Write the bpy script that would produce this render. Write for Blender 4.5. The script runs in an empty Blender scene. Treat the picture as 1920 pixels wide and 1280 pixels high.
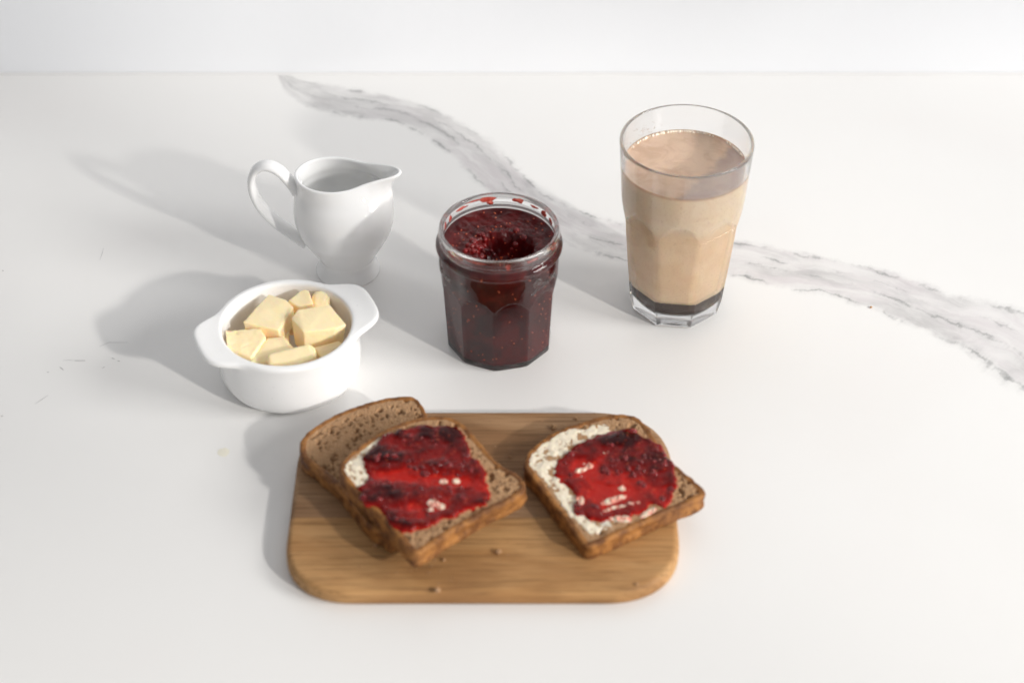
import bpy, bmesh, math, random
import numpy as np
from mathutils import Vector, noise as mn
R = math.radians
PI = math.pi
random.seed(7)
SC = bpy.context.scene
COL = SC.collection

# ---------------------------------------------------------------- camera
F_PX = 3400.0                       # focal length in photo pixels (1920 wide)
TH = R(39.5)                        # pitch below the horizontal
DIST = 1.300                        # camera to the table point in the frame's middle
CAM = Vector((0, -DIST*math.cos(TH), DIST*math.sin(TH)))
FWD = Vector((0, math.cos(TH), -math.sin(TH)))
UP = Vector((0, math.sin(TH), math.cos(TH)))
cd = bpy.data.cameras.new('camera'); cam = bpy.data.objects.new('camera', cd); COL.objects.link(cam)
cam.location = CAM; cam.rotation_euler = (PI/2-TH, 0, 0)
cd.sensor_width = 36; cd.lens = F_PX/1920*36; cd.clip_start = .01; cd.clip_end = 60
cd.dof.use_dof = True; cd.dof.focus_distance = 1.335; cd.dof.aperture_fstop = 4.4
SC.camera = cam

# ---------------------------------------------------------------- light
w = bpy.data.worlds.new('World'); SC.world = w; w.use_nodes = True
nt = w.node_tree; nt.nodes.clear()
wo = nt.nodes.new('ShaderNodeOutputWorld'); bg = nt.nodes.new('ShaderNodeBackground')
# brighter towards the front and the right, a fill added to brighten camera-facing sides
tc = nt.nodes.new('ShaderNodeTexCoord'); sx = nt.nodes.new('ShaderNodeVectorMath'); sx.operation = 'DOT_PRODUCT'
nt.links.new(tc.outputs['Generated'], sx.inputs[0]); sx.inputs[1].default_value = (.48, -.86, .10)
rp = nt.nodes.new('ShaderNodeValToRGB'); mr = nt.nodes.new('ShaderNodeMapRange')
mr.inputs['From Min'].default_value = -1; mr.inputs['From Max'].default_value = 1
nt.links.new(sx.outputs['Value'], mr.inputs['Value']); nt.links.new(mr.outputs[0], rp.inputs[0])
rp.color_ramp.interpolation = 'EASE'
rp.color_ramp.elements[0].position = 0; rp.color_ramp.elements[0].color = (.50, .49, .48, 1)
rp.color_ramp.elements[1].position = 1; rp.color_ramp.elements[1].color = (1.62, 1.63, 1.66, 1)
nt.links.new(rp.outputs[0], bg.inputs['Color']); bg.inputs['Strength'].default_value = .268
nt.links.new(bg.outputs[0], wo.inputs[0])

# one strong window lamp, low and to the right of the camera, 3 m away; its beam is broken softly
# by noise put into its own emission, so the wall gets blurred bands
LAZ = math.atan2(-.66, .75); LEL = R(24); LD = 4.3
ld = bpy.data.lights.new('window_lamp', 'POINT'); lamp = bpy.data.objects.new('window_lamp', ld); COL.objects.link(lamp)
lamp.location = (LD*math.cos(LEL)*math.cos(LAZ), LD*math.cos(LEL)*math.sin(LAZ), LD*math.sin(LEL))
ld.shadow_soft_size = .095; ld.energy = 530; ld.color = (1, .965, .92)
ld.use_nodes = True
lt = ld.node_tree; lt.nodes.clear()
lo = lt.nodes.new('ShaderNodeOutputLight'); le = lt.nodes.new('ShaderNodeEmission')
lge = lt.nodes.new('ShaderNodeNewGeometry'); lmp = lt.nodes.new('ShaderNodeMapping'); lno = lt.nodes.new('ShaderNodeTexNoise')
lt.links.new(lge.outputs['Incoming'], lmp.inputs[0]); lt.links.new(lmp.outputs[0], lno.inputs[0])
lmp.inputs['Scale'].default_value = (1, 1, .12); lmp.inputs['Location'].default_value = (7.1, 2.7, 5)
lno.inputs['Scale'].default_value = 36; lno.inputs['Detail'].default_value = 1.0
lmr = lt.nodes.new('ShaderNodeMapRange'); lmr.interpolation_type = 'SMOOTHSTEP'
lmr.inputs['From Min'].default_value = .44; lmr.inputs['From Max'].default_value = .54
lmr.inputs['To Min'].default_value = .30; lmr.inputs['To Max'].default_value = 1.0
lt.links.new(lno.outputs['Fac'], lmr.inputs['Value'])
# noise dimming is full in the upper beam, weaker below around the objects
lsp = lt.nodes.new('ShaderNodeSeparateXYZ'); lab = lt.nodes.new('ShaderNodeMath'); lab.operation = 'ABSOLUTE'
lf = lt.nodes.new('ShaderNodeMapRange'); lf.interpolation_type = 'SMOOTHSTEP'
lf.inputs['From Min'].default_value = .412; lf.inputs['From Max'].default_value = .380; lf.inputs['To Min'].default_value = .34; lf.inputs['To Max'].default_value = 1.
lmx = lt.nodes.new('ShaderNodeMix'); lmx.data_type = 'FLOAT'; lmx.inputs[2].default_value = 1.
lt.links.new(lge.outputs['Incoming'], lsp.inputs[0]); lt.links.new(lsp.outputs['Z'], lab.inputs[0]); lt.links.new(lab.outputs[0], lf.inputs['Value'])
lx = lt.nodes.new('ShaderNodeMath'); lx.operation = 'ABSOLUTE'; lt.links.new(lsp.outputs['X'], lx.inputs[0])
lj = lt.nodes.new('ShaderNodeMapRange'); lj.interpolation_type = 'SMOOTHSTEP'        # emission dimmed to darken the wall's right end
lj.inputs['From Min'].default_value = .585; lj.inputs['From Max'].default_value = .635; lj.inputs['To Min'].default_value = .1
lt.links.new(lx.outputs[0], lj.inputs['Value'])
lpm = lt.nodes.new('ShaderNodeMath'); lpm.operation = 'MULTIPLY'; lt.links.new(lj.outputs[0], lpm.inputs[0]); lt.links.new(lmr.outputs[0], lpm.inputs[1])
lt.links.new(lf.outputs[0], lmx.inputs[0]); lt.links.new(lpm.outputs[0], lmx.inputs[3]); lt.links.new(lmx.outputs[0], le.inputs['Strength'])
lt.links.new(le.outputs[0], lo.inputs[0])

# the window itself: a broad soft light from the right, a little higher
wd = bpy.data.lights.new('window_light', 'AREA'); win = bpy.data.objects.new('window_light', wd); COL.objects.link(win)
wd.shape = 'RECTANGLE'; wd.size = 1.5; wd.size_y = 1.1; wd.energy = 99; wd.color = (1, .985, .965)
WAZ, WEL, WD = R(-15), R(27), 3.9
win.location = (WD*math.cos(WEL)*math.cos(WAZ), WD*math.cos(WEL)*math.sin(WAZ), WD*math.sin(WEL))
win.rotation_euler = (-win.location).to_track_quat('-Z', 'Y').to_euler()

SC.view_settings.view_transform = 'Standard'; SC.view_settings.look = 'None'
SC.view_settings.exposure = 0; SC.view_settings.gamma = 1
SC.render.engine = 'CYCLES'
SC.cycles.use_denoising = True
SC.cycles.max_bounces = 16; SC.cycles.transmission_bounces = 14; SC.cycles.diffuse_bounces = 8
SC.cycles.transparent_max_bounces = 12
SC.cycles.sample_clamp_indirect = 4
SC.cycles.blur_glossy = .3

# ---------------------------------------------------------------- helpers
def ray(u, v):
    return (Vector((1, 0, 0))*(u-960) + UP*(640-v) + FWD*F_PX)
def at(u, v, z=0.0):
    """the point at height z that the photo shows at pixel (u, v)"""
    d = ray(u, v); t = (z-CAM.z)/d.z
    return CAM + d*t
def at_plane(u, v, p0, n):
    d = ray(u, v); t = (p0-CAM).dot(n)/d.dot(n)
    return CAM + d*t

def interp(x, tab):
    return float(np.interp(x, [a for a, _ in tab], [b for _, b in tab]))
def smooth_tab(tab, n=8):
    """Catmull-Rom through a list of tuples"""
    P = [np.array(p, float) for p in tab]; out = []
    for i in range(len(P)-1):
        p0 = P[i-1] if i else 2*P[0]-P[1]; p1, p2 = P[i], P[i+1]
        p3 = P[i+2] if i+2 < len(P) else 2*P[-1]-P[-2]
        for k in range(n):
            t = k/n
            out.append(.5*((2*p1)+(-p0+p2)*t+(2*p0-5*p1+4*p2-p3)*t*t+(-p0+3*p1-3*p2+p3)*t**3))
    out.append(P[-1]); return out
def closed_spline(pts, n):
    """closed Catmull-Rom, resampled to n even points (2-D or 3-D numpy)"""
    P = [np.array(p, float) for p in pts]; m = len(P); out = []
    for i in range(m):
        p0, p1, p2, p3 = P[i-1], P[i], P[(i+1) % m], P[(i+2) % m]
        for k in range(16):
            t = k/16
            out.append(.5*((2*p1)+(-p0+p2)*t+(2*p0-5*p1+4*p2-p3)*t*t+(-p0+3*p1-3*p2+p3)*t**3))
    out = np.array(out); q = np.vstack([out, out[:1]])
    L = np.concatenate([[0], np.cumsum(np.linalg.norm(np.diff(q, axis=0), axis=1))])
    s = np.linspace(0, L[-1], n, endpoint=False)
    return np.stack([np.interp(s, L, q[:, k]) for k in range(q.shape[1])], 1)
def sstep(a, b, x):
    t = np.clip((x-a)/(b-a), 0, 1); return t*t*(3-2*t)

def link_mesh(name, V, Fc, mat, parent=None, smooth=True, loc=None):
    me = bpy.data.meshes.new(name)
    me.from_pydata([tuple(map(float, v)) for v in V], [], Fc); me.update()
    if smooth: me.polygons.foreach_set('use_smooth', [True]*len(me.polygons))
    if mat: me.materials.append(mat)
    o = bpy.data.objects.new(name, me); COL.objects.link(o)
    if parent: o.parent = parent
    if loc is not None: o.location = loc
    return o
def from_bm(name, bm, mat, parent=None, smooth=True, loc=None):
    me = bpy.data.meshes.new(name); bm.to_mesh(me); bm.free()
    if smooth: me.polygons.foreach_set('use_smooth', [True]*len(me.polygons))
    if mat: me.materials.append(mat)
    o = bpy.data.objects.new(name, me); COL.objects.link(o)
    if parent: o.parent = parent
    if loc is not None: o.location = loc
    return o
def tag(o, label=None, cat=None, group=None, kind=None):
    if label: o['label'] = label
    if cat: o['category'] = cat
    if group: o['group'] = group
    if kind: o['kind'] = kind
    return o
def thing(name, loc, label, cat, group=None):
    o = bpy.data.objects.new(name, None); COL.objects.link(o); o.location = loc
    o.empty_display_size = .02
    return tag(o, label, cat, group)
def rings(n_ring, n_seg, fn, cap0=False, cap1=False, closed=False):
    """grid of rings: fn(i, j) -> xyz"""
    V = [fn(i, j) for i in range(n_ring) for j in range(n_seg)]; Fc = []
    for i in range(n_ring - (0 if closed else 1)):
        a = i*n_seg; b = ((i+1) % n_ring)*n_seg
        for j in range(n_seg):
            k = (j+1) % n_seg
            Fc.append((a+j, a+k, b+k, b+j))
    if cap0:
        c = len(V); V.append(tuple(np.mean([V[j] for j in range(n_seg)], axis=0)))
        Fc += [(c, (j+1) % n_seg, j) for j in range(n_seg)]
    if cap1:
        b = (n_ring-1)*n_seg; c = len(V); V.append(tuple(np.mean([V[b+j] for j in range(n_seg)], axis=0)))
        Fc += [(c, b+j, b+(j+1) % n_seg) for j in range(n_seg)]
    return V, Fc
def add_attr(o, name, vals):
    a = o.data.attributes.new(name, 'FLOAT', 'POINT'); a.data.foreach_set('value', np.array(vals, dtype=np.float32))

# ---------------------------------------------------------------- materials
class NT:
    def __init__(s, name):
        s.m = bpy.data.materials.new(name); s.m.use_nodes = True
        s.t = s.m.node_tree; s.p = s.t.nodes['Principled BSDF']; s.out = s.t.nodes['Material Output']
    def n(s, typ, **kw):
        x = s.t.nodes.new('ShaderNode'+typ)
        for k, v in kw.items():
            if k in x.inputs.keys(): x.inputs[k].default_value = v
            else: setattr(x, k, v)
        return x
    def l(s, a, b): s.t.links.new(a, b)
    def math(s, op, a, b=None, c=None, clamp=False):
        x = s.t.nodes.new('ShaderNodeMath'); x.operation = op; x.use_clamp = clamp
        for i, v in enumerate((a, b, c)):
            if v is None: continue
            if isinstance(v, (int, float)): x.inputs[i].default_value = v
            else: s.l(v, x.inputs[i])
        return x.outputs[0]
    def maprange(s, v, a, b, c=0., d=1., smooth=True):
        x = s.t.nodes.new('ShaderNodeMapRange')
        if smooth: x.interpolation_type = 'SMOOTHSTEP'
        s.l(v, x.inputs['Value'])
        for k, q in zip(('From Min', 'From Max', 'To Min', 'To Max'), (a, b, c, d)): x.inputs[k].default_value = q
        return x.outputs[0]
    def mix(s, f, a, b, blend='MIX'):
        x = s.t.nodes.new('ShaderNodeMix'); x.data_type = 'RGBA'; x.blend_type = blend
        for i, v in ((0, f), (6, a), (7, b)):
            if isinstance(v, (int, float)): x.inputs[i].default_value = v
            elif isinstance(v, tuple): x.inputs[i].default_value = (*v, 1)
            else: s.l(v, x.inputs[i])
        return x.outputs[2]
    def noise(s, scale, detail=2., rough=.5, vec=None, dist=0.):
        x = s.n('TexNoise'); x.inputs['Scale'].default_value = scale; x.inputs['Detail'].default_value = detail
        x.inputs['Roughness'].default_value = rough; x.inputs['Distortion'].default_value = dist
        if vec is not None: s.l(vec, x.inputs['Vector'])
        return x.outputs['Fac']
    def coord(s, scale=(1, 1, 1), loc=(0, 0, 0), which='Object'):
        t = s.n('TexCoord'); m = s.n('Mapping'); m.inputs['Scale'].default_value = scale; m.inputs['Location'].default_value = loc
        s.l(t.outputs[which], m.inputs[0]); return m.outputs[0]
    def bump(s, h, strength=.3, dist=.001, nrm=None):
        b = s.n('Bump'); b.inputs['Strength'].default_value = strength; b.inputs['Distance'].default_value = dist
        s.l(h, b.inputs['Height'])
        if nrm is not None: s.l(nrm, b.inputs['Normal'])
        return b.outputs[0]
    def set(s, **kw):
        for k, v in kw.items():
            k = k.replace('_', ' ')
            i = s.p.inputs[k]
            if isinstance(v, tuple): i.default_value = (*v, 1) if len(v) == 3 and i.type == 'RGBA' else v
            elif isinstance(v, (int, float)): i.default_value = v
            else: s.l(v, i)
        return s.m

def mat_ceramic():
    m = NT('glazed_white_porcelain'); c = m.coord()
    col = m.mix(m.noise(60, 2, .5, c), (.87, .87, .865), (.89, .89, .885))
    spk = m.maprange(m.noise(900, 1, .5, c), .79, .82)
    col = m.mix(spk, col, (.45, .42, .38))
    return m.set(Base_Color=col, Roughness=m.maprange(m.noise(120, 2, .5, c), .3, .7, .035, .075), Coat_Weight=.2, Coat_Roughness=.03,
                 Subsurface_Weight=.12, Subsurface_Radius=(.004, .004, .0035), Subsurface_Scale=1.,
                 Normal=m.bump(m.noise(45, 1, .4, c), .10, .0012))
def mat_glass(name, tint, rough=0.0):
    m = NT(name); c = m.coord()
    m.set(Base_Color=tint, Roughness=rough, Transmission_Weight=1., IOR=1.5)
    tr = m.n('BsdfTransparent'); mx = m.n('MixShader'); mx.inputs[0].default_value = .12
    m.l(m.p.outputs[0], mx.inputs[1]); m.l(tr.outputs[0], mx.inputs[2]); m.l(mx.outputs[0], m.out.inputs['Surface'])
    return m.m

# ---------------------------------------------------------------- the setting: countertop and wall
WALL_Y = at(960, 139).y
vein_up = [(500,120),(530,136),(560,149),(620,159),(700,174),(760,188),(820,213),(880,250),(930,296),(980,345),(1050,380),(1100,398),(1170,416),(1300,438),(1400,452),(1480,466),(1560,482),(1640,500),(1700,520),(1760,543),(1840,560),(1920,578),(2050,640),(2200,700)]
vein_lo = [(498,128),(528,146),(560,184),(620,213),(700,226),(760,233),(820,263),(880,302),(930,352),(980,398),(1050,438),(1100,470),(1170,492),(1300,520),(1400,526),(1480,548),(1560,556),(1640,582),(1700,606),(1760,638),(1840,668),(1920,722),(2050,800),(2200,900)]
def vein_frame():
    up = np.array([at(u, v)[:2] for u, v in vein_up]); lo = np.array([at(u, v)[:2] for u, v in vein_lo])
    up = np.array(smooth_tab(up, 6)); lo = np.array(smooth_tab(lo, 6))
    c = (up+lo)/2; h = np.linalg.norm(up-lo, axis=1)/2
    s = np.concatenate([[0], np.cumsum(np.linalg.norm(np.diff(c, axis=0), axis=1))])
    return c, h, s
def build_counter():
    c, h, s = vein_frame()
    xs = np.arange(-1.2, 1.2001, .006); ys = np.arange(-1.3, WALL_Y+.0301, .006)
    X, Y = np.meshgrid(xs, ys); P = np.stack([X.ravel(), Y.ravel()], 1)
    best = np.full(len(P), 1e9); T = np.zeros(len(P)); S = np.zeros(len(P))
    for i in range(len(c)-1):
        a, b = c[i], c[i+1]; d = b-a; L = d.dot(d)
        t = np.clip((P-a)@d/L, 0, 1); q = a+t[:, None]*d; r = P-q; dist = np.linalg.norm(r, axis=1)
        hw = h[i]+(h[i+1]-h[i])*t
        sg = np.sign(d[0]*r[:, 1]-d[1]*r[:, 0])      # + on the far side
        k = dist < best; best[k] = dist[k]; T[k] = (sg*dist/hw)[k]; S[k] = (s[i]+(s[i+1]-s[i])*t)[k]
    nx, ny = len(xs), len(ys)
    V = [(x, y, 0) for x, y in P]
    Fc = [(j*nx+i, j*nx+i+1, (j+1)*nx+i+1, (j+1)*nx+i) for j in range(ny-1) for i in range(nx-1)]
    m = NT('white_marble_laminate'); co = m.coord()
    at_ = m.n('Attribute', attribute_name='vein_across').outputs['Fac']
    as_ = m.n('Attribute', attribute_name='vein_along').outputs['Fac']
    # uneven, fractal edge
    wob = m.math('MULTIPLY', m.math('SUBTRACT', m.noise(22, 6, .58, co), .5), .85)
    wob2 = m.math('MULTIPLY', m.math('SUBTRACT', m.noise(110, 4, .6, co), .5), .45)
    t = m.math('ADD', m.math('ADD', at_, wob), wob2)
    ab = m.math('ABSOLUTE', t)
    body = m.maprange(ab, 1.02, .60)
    # streaks inside that follow the vein
    cmb = m.n('CombineXYZ'); m.l(m.math('MULTIPLY', as_, 9.), cmb.inputs[0]); m.l(m.math('MULTIPLY', m.math('ADD', at_, wob), .75), cmb.inputs[1])
    sv = cmb.outputs[0]
    streak = m.noise(2.2, 5, .6, sv, .8)
    cloud = m.noise(1.3, 4, .6, sv, .6)
    inner = m.math('MULTIPLY', body, m.maprange(streak, .32, .66, .35, 1.))
    col = m.mix(m.noise(3.2, 3, .5, co), (.805, .797, .782), (.835, .828, .815))
    tintn = m.maprange(m.noise(5.5, 2, .5, co), .50, .72)
    col = m.mix(m.math('MULTIPLY', tintn, .35), col, (.80, .78, .765))
    pale = m.mix(m.maprange(cloud, .38, .62), (.46, .445, .445), (.61, .57, .58))
    pale = m.mix(m.math('MULTIPLY', m.maprange(as_, .30, .05), .55), pale, (.36, .36, .36))
    cbk = m.n('CombineXYZ'); m.l(m.math('MULTIPLY', as_, 8.), cbk.inputs[0]); m.l(m.math('MULTIPLY', at_, .9), cbk.inputs[1]); cbk.inputs[2].default_value = 4.2
    brk = m.maprange(m.noise(1., 4, .6, cbk.outputs[0], .5), .34, .60, .62, 1.)
    inner = m.math('MULTIPLY', inner, brk)
    col = m.mix(m.math('MULTIPLY', inner, .9), col, pale)
    # dark hairlines along the far edge, middle and near edge
    for cc, wd, seed, amp, k in ((.80, .085, 3.1, .5, 1.), (.28, .06, 9.7, .7, .75), (-.15, .07, 17.3, .6, .8), (-.82, .085, 31.9, .5, 1.)):
        cb = m.n('CombineXYZ'); m.l(m.math('MULTIPLY', as_, 14.), cb.inputs[0]); cb.inputs[1].default_value = seed
        bend = m.math('MULTIPLY', m.math('SUBTRACT', m.noise(1.6, 6, .66, cb.outputs[0]), .5), amp)
        dd = m.math('ABSOLUTE', m.math('SUBTRACT', m.math('ADD', at_, m.math('MULTIPLY', wob2, .8)), m.math('ADD', bend, cc)))
        cb2 = m.n('CombineXYZ'); m.l(m.math('MULTIPLY', as_, 22.), cb2.inputs[0]); cb2.inputs[1].default_value = seed+5
        gap = m.maprange(m.noise(1., 5, .62, cb2.outputs[0]), .45, .64)
        ln = m.math('MULTIPLY', m.maprange(dd, wd, .0), m.math('MULTIPLY', gap, k))
        col = m.mix(m.math('MULTIPLY', ln, .85), col, (.20, .205, .20))
        soft = m.math('MULTIPLY', m.maprange(dd, wd*3.5, .0), m.math('MULTIPLY', gap, .35*k))
        col = m.mix(soft, col, (.36, .36, .365))
    fr = m.noise(420, 3, .6, co)
    mt = m.set(Base_Color=col, Roughness=m.maprange(m.noise(14, 3, .5, co), .3, .7, .34, .46), Specular_IOR_Level=.42,
               Normal=m.bump(fr, .10, .0003))
    o = link_mesh('marble_countertop', V, Fc, mt)
    add_attr(o, 'vein_across', T); add_attr(o, 'vein_along', S)
    tag(o, 'white marble countertop with a grey vein running across it', kind='structure')
build_counter()
def build_wall():
    m = NT('white_painted_wall'); c = m.coord()
    m.set(Base_Color=m.mix(m.noise(4, 3, .5, c), (.785, .797, .82), (.795, .807, .83)), Roughness=.6, Normal=m.bump(m.noise(90, 3, .5, c), .15, .001))
    bm = bmesh.new(); bmesh.ops.create_cube(bm, size=1)
    for v in bm.verts: v.co = Vector((v.co.x*2.6, WALL_Y+.02+(v.co.y+.5)*.06, v.co.z*1.6+.72))
    o = from_bm('wall', bm, m.m, smooth=False); tag(o, 'plain white wall behind the countertop', kind='structure')
    # a slim pale sealing bead lies where counter and wall meet
    mm = NT('white_sealant'); mm.set(Base_Color=(.74, .735, .73), Roughness=.5)
    V, Fc = rings(2, 8, lambda i, j: ((-1.2, 1.2)[i], WALL_Y+.019+.0016*math.cos(j*PI/4), .0006+.0016*math.sin(j*PI/4)))
    tag(link_mesh('sealing_bead', V, Fc, mm.m), 'thin pale joint between countertop and wall', kind='structure')
WALL_Y = at(960, 139).y - .02
build_wall()

# thin scratches worn into the left of the counter, and a faint dried drop
def build_scratches():
    m = NT('grey_scratch'); m.set(Base_Color=(.46, .455, .45), Roughness=.7)
    segs = [((186,650),(204,642),(240,642),.00022),((140,676),(160,676),(160,676),.00035),((118,676),(130,675),(138,676),.0002),((112,688),(116,691),(119,694),.0004),((66,757),(78,749),(90,741),.00028),
            ((209,671),(212,672),(215,673),.0004),((220,676),(223,677),(225,677),.0004),((88,697),(90,698),(92,697),.0004),((191,690),(194,689),(197,688),.0003),((2,779),(4,780),(6,779),.0005),((194,466),(192,474),(187,488),.00018),((4,507),(6,508),(7,507),.0005)]
    bm = bmesh.new()
    for a, b, c, wd in segs:
        pts = [at(*a), at(*b), at(*c)]
        if (pts[2]-pts[1]).length < 1e-6: pts = [pts[0], pts[1]]
        pr = None
        for i, p in enumerate(pts):
            d = (pts[min(i+1, len(pts)-1)]-pts[max(i-1, 0)]).normalized(); nrm = Vector((-d.y, d.x, 0))*wd*(1 if 0 < i < len(pts)-1 or len(pts) == 2 else .5)
            q = [bm.verts.new(p+nrm+Vector((0, 0, .00012))), bm.verts.new(p-nrm+Vector((0, 0, .00012)))]
            if pr: bm.faces.new((pr[0], pr[1], q[1], q[0]))
            pr = q
    o = from_bm('surface_scratches', bm, m.m, smooth=False)
    tag(o, 'fine grey scratches in the countertop left of the butter dish', kind='stuff')
    m2 = NT('dried_milk_drop'); m2.set(Base_Color=(.80, .77, .66), Roughness=.35)
    p = at(419, 847); rr = [.0042*(1+.22*mn.noise(Vector((math.cos(a)*1.3, math.sin(a)*1.3, 3)))) for a in np.linspace(0, 2*PI, 28, endpoint=False)]
    V, Fc = rings(3, 28, lambda i, j: (rr[j]*(1, .75, .3)[i]*math.cos(j*2*PI/28), rr[j]*(1, .75, .3)[i]*math.sin(j*2*PI/28), (.00005, .00018, .0002)[i]), cap1=True)
    o = link_mesh('dried_drop', V, Fc, m2.m, loc=(p.x, p.y, 0)); tag(o, 'faint cream dried drop on the counter below the butter dish', 'drop')
build_scratches()

CER = mat_ceramic()
# ---------------------------------------------------------------- cream jug
def build_jug():
    base = at(653, 506)
    root = thing('cream_jug', (base.x, base.y, 0), 'small white porcelain cream jug with a pouring lip and curved handle', 'jug')
    root.rotation_euler.z = R(-2)
    prof = [(0, 23.2), (.5, 23.8), (1.6, 24.0), (3, 23.6), (6, 21.8), (9, 20.3), (12.5, 20.0), (16, 21.8), (22, 25.4), (30, 30.0), (38, 34.2), (46, 36.3), (53, 37.0), (60, 36.8), (67, 35.6), (73, 32.2), (78, 30.4), (82, 29.6)]
    prof = smooth_tab([(z*1.035, r) for z, r in prof], 5)
    ang = [0, 8.5, 17.8, 35, 52, 69, 90, 114, 132, 154, 180]; rad = [46, 42, 31.5, 24.2, 22.2, 22.0, 23.4, 26.2, 29.2, 32.6, 34.8]
    N = 144; ph = np.arange(N)*2*PI/N
    pd = np.abs((np.degrees(ph)+180) % 360-180)
    rr = np.interp(pd, ang, rad)
    k = np.exp(-.5*(np.arange(-6, 7)/2.2)**2); k /= k.sum()
    rr = np.convolve(np.concatenate([rr[-6:], rr, rr[:6]]), k, 'valid')
    zup = 4.2*np.exp(-(pd/38.)**2)+1.0*np.exp(-((180-pd)/60.)**2)
    def outer(z, rc):
        t = np.clip((z-52)/32.9, 0, 1); wgt = t**2*(1.4-.4*t)
        wsp = t**3.2; f = sstep(5, 110, pd); wgt = wsp*(1-f)+wgt*f
        return rc*(1-wgt)+rr*wgt, z+zup*t**2
    rows = []
    for z, rc in prof:
        r, zz = outer(z, rc); rows.append((r, zz))
    rt, zt = rows[-1]
    TH_ = 2.9
    for a in (25, 55, 90, 125, 155):
        rows.append((rt-TH_/2*(1-math.cos(R(a))), zt+TH_/2*.9*math.sin(R(a))))
    for z, rc in reversed(prof):
        if z < 6: continue
        r, zz = outer(z, rc); rows.append((np.maximum(r-TH_, 2), zz))
    rows = [(np.full(N, 21.), np.full(N, 0.)), (np.full(N, 20.4), np.full(N, 1.2))][::-1] + rows
    V, Fc = rings(len(rows), N, lambda i, j: (rows[i][0][j]*math.cos(ph[j])*.001, rows[i][0][j]*math.sin(ph[j])*.001, rows[i][1][j]*.001), cap0=True, cap1=True)
    link_mesh('body', V, Fc, CER, root)
    path = smooth_tab([(-33, 0, 74), (-37.5, 0, 79), (-45, 0, 89), (-54, 0, 93), (-62.5, 0, 88.5), (-66, 0, 76), (-62.5, 0, 60), (-53, 0, 46), (-41, 0, 34.5), (-30, 0, 26)], 8)
    n = len(path); M = 28
    def hf(i, j):
        p = path[i]; d = path[min(i+1, n-1)]-path[max(i-1, 0)]; d /= np.linalg.norm(d)
        nv = np.array([-d[2], 0, d[0]]); f = i/(n-1)
        wd = 5.6+2.6*abs(f-.45)*1.6 + 1.6*max(0, 1-i/6); tk = 3.0 + 2.2*max(0, 1-i/9) + 1.0*max(0, (i-n+8)/8)
        a = j*2*PI/M; cs, sn = math.cos(a), math.sin(a)
        cs = math.copysign(abs(cs)**.8, cs)
        q = p + np.array([0, 1, 0])*wd*cs + nv*tk*sn
        return tuple(q*.001)
    V, Fc = rings(n, M, hf, cap0=True, cap1=True)
    link_mesh('handle', V, Fc, CER, root)
build_jug()

# ---------------------------------------------------------------- butter dish
BD = at(547, 702)
def build_dish():
    root = thing('butter_dish', (BD.x, BD.y, 0), 'round white porcelain dish with two lug handles, filled with butter chunks', 'dish')
    root.rotation_euler.z = R(24); root.scale = (1.03, 1.03, 1.05)
    # (radius, height, share of the handle's reach)
    P = [(0, 6.5, 0), (25, 6.5, 0), (36, 7.5, 0), (40.5, 11.5, 0), (41.8, 18, 0), (42.2, 28, 0), (42.5, 38, 0), (42.7, 41, 0), (43.0, 42.8, 0), (43.8, 44.0, 0.0), (45.0, 44.4, .03), (45.8, 44.4, .2), (46.4, 44.3, .45), (47.0, 44.2, .7), (47.6, 44.0, .9), (48.2, 43.3, .985), (48.5, 42.2, 1.0), (48.5, 41.0, .98), (48.4, 40.0, .88), (48.3, 39.0, .62), (48.2, 37.6, .32), (48.1, 35.6, .12), (48.1, 33, .03), (48.1, 29, 0), (48.0, 20, 0), (47.4, 12, 0), (45.6, 6.2, 0), (43.0, 2.8, 0), (40.0, .9, 0), (38.5, .2, 0), (37, 0, 0), (35.5, .6, 0), (33, 1.6, 0)]
    P = smooth_tab(P, 3)[1:]
    N = 240; ph = np.arange(N)*2*PI/N
    lug = np.zeros(N)
    for c in (0, 180):
        d = np.abs((np.degrees(ph)-c+180) % 360-180)
        reach = 61.3/np.cos(np.radians(np.minimum(d, 20)))**.6-48.5
        lug = np.maximum(lug, reach*(1-sstep(15, 37, d)))
    kk = np.exp(-.5*(np.arange(-9, 10)/3.4)**2); kk /= kk.sum(); lug = np.convolve(np.concatenate([lug[-9:], lug, lug[:9]]), kk, 'valid')
    def fn(i, j):
        r, z, g = P[i]; g = min(max(g, 0), 1)
        q = r+lug[j]*g; lift = 1.6*(lug[j]/17)*g**1.5
        return (q*math.cos(ph[j])*.001, q*math.sin(ph[j])*.001, (z+lift)*.001)
    V, Fc = rings(len(P), N, fn, cap0=True, cap1=True)
    full = bpy.data.meshes.new('t'); full.from_pydata(V, [], Fc); full.update()
    nr = np.zeros(len(V)*3, dtype=np.float32); full.vertices.foreach_get('normal', nr); nr = nr.reshape(-1, 3)
    def side(f):
        if len(f) < 4: return 0
        ii = [v // N for v in f]; jj = [v % N for v in f]
        if min(P[i][2] for i in ii) > .015 and min(lug[j] for j in jj) > 1.2:
            return 1 if math.cos(ph[jj[0]]) > 0 else 2
        return 0
    for which, nm in ((0, 'bowl'), (1, 'handle'), (2, 'handle')):
        fs = [f for f in Fc if side(f) == which]; used = sorted({v for f in fs for v in f}); mp = {v: i for i, v in enumerate(used)}
        o = link_mesh(nm, [V[v] for v in used], [tuple(mp[v] for v in f) for f in fs], CER, root)
        o.data.normals_split_custom_set_from_vertices([tuple(nr[v]) for v in used])
build_dish()

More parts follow.
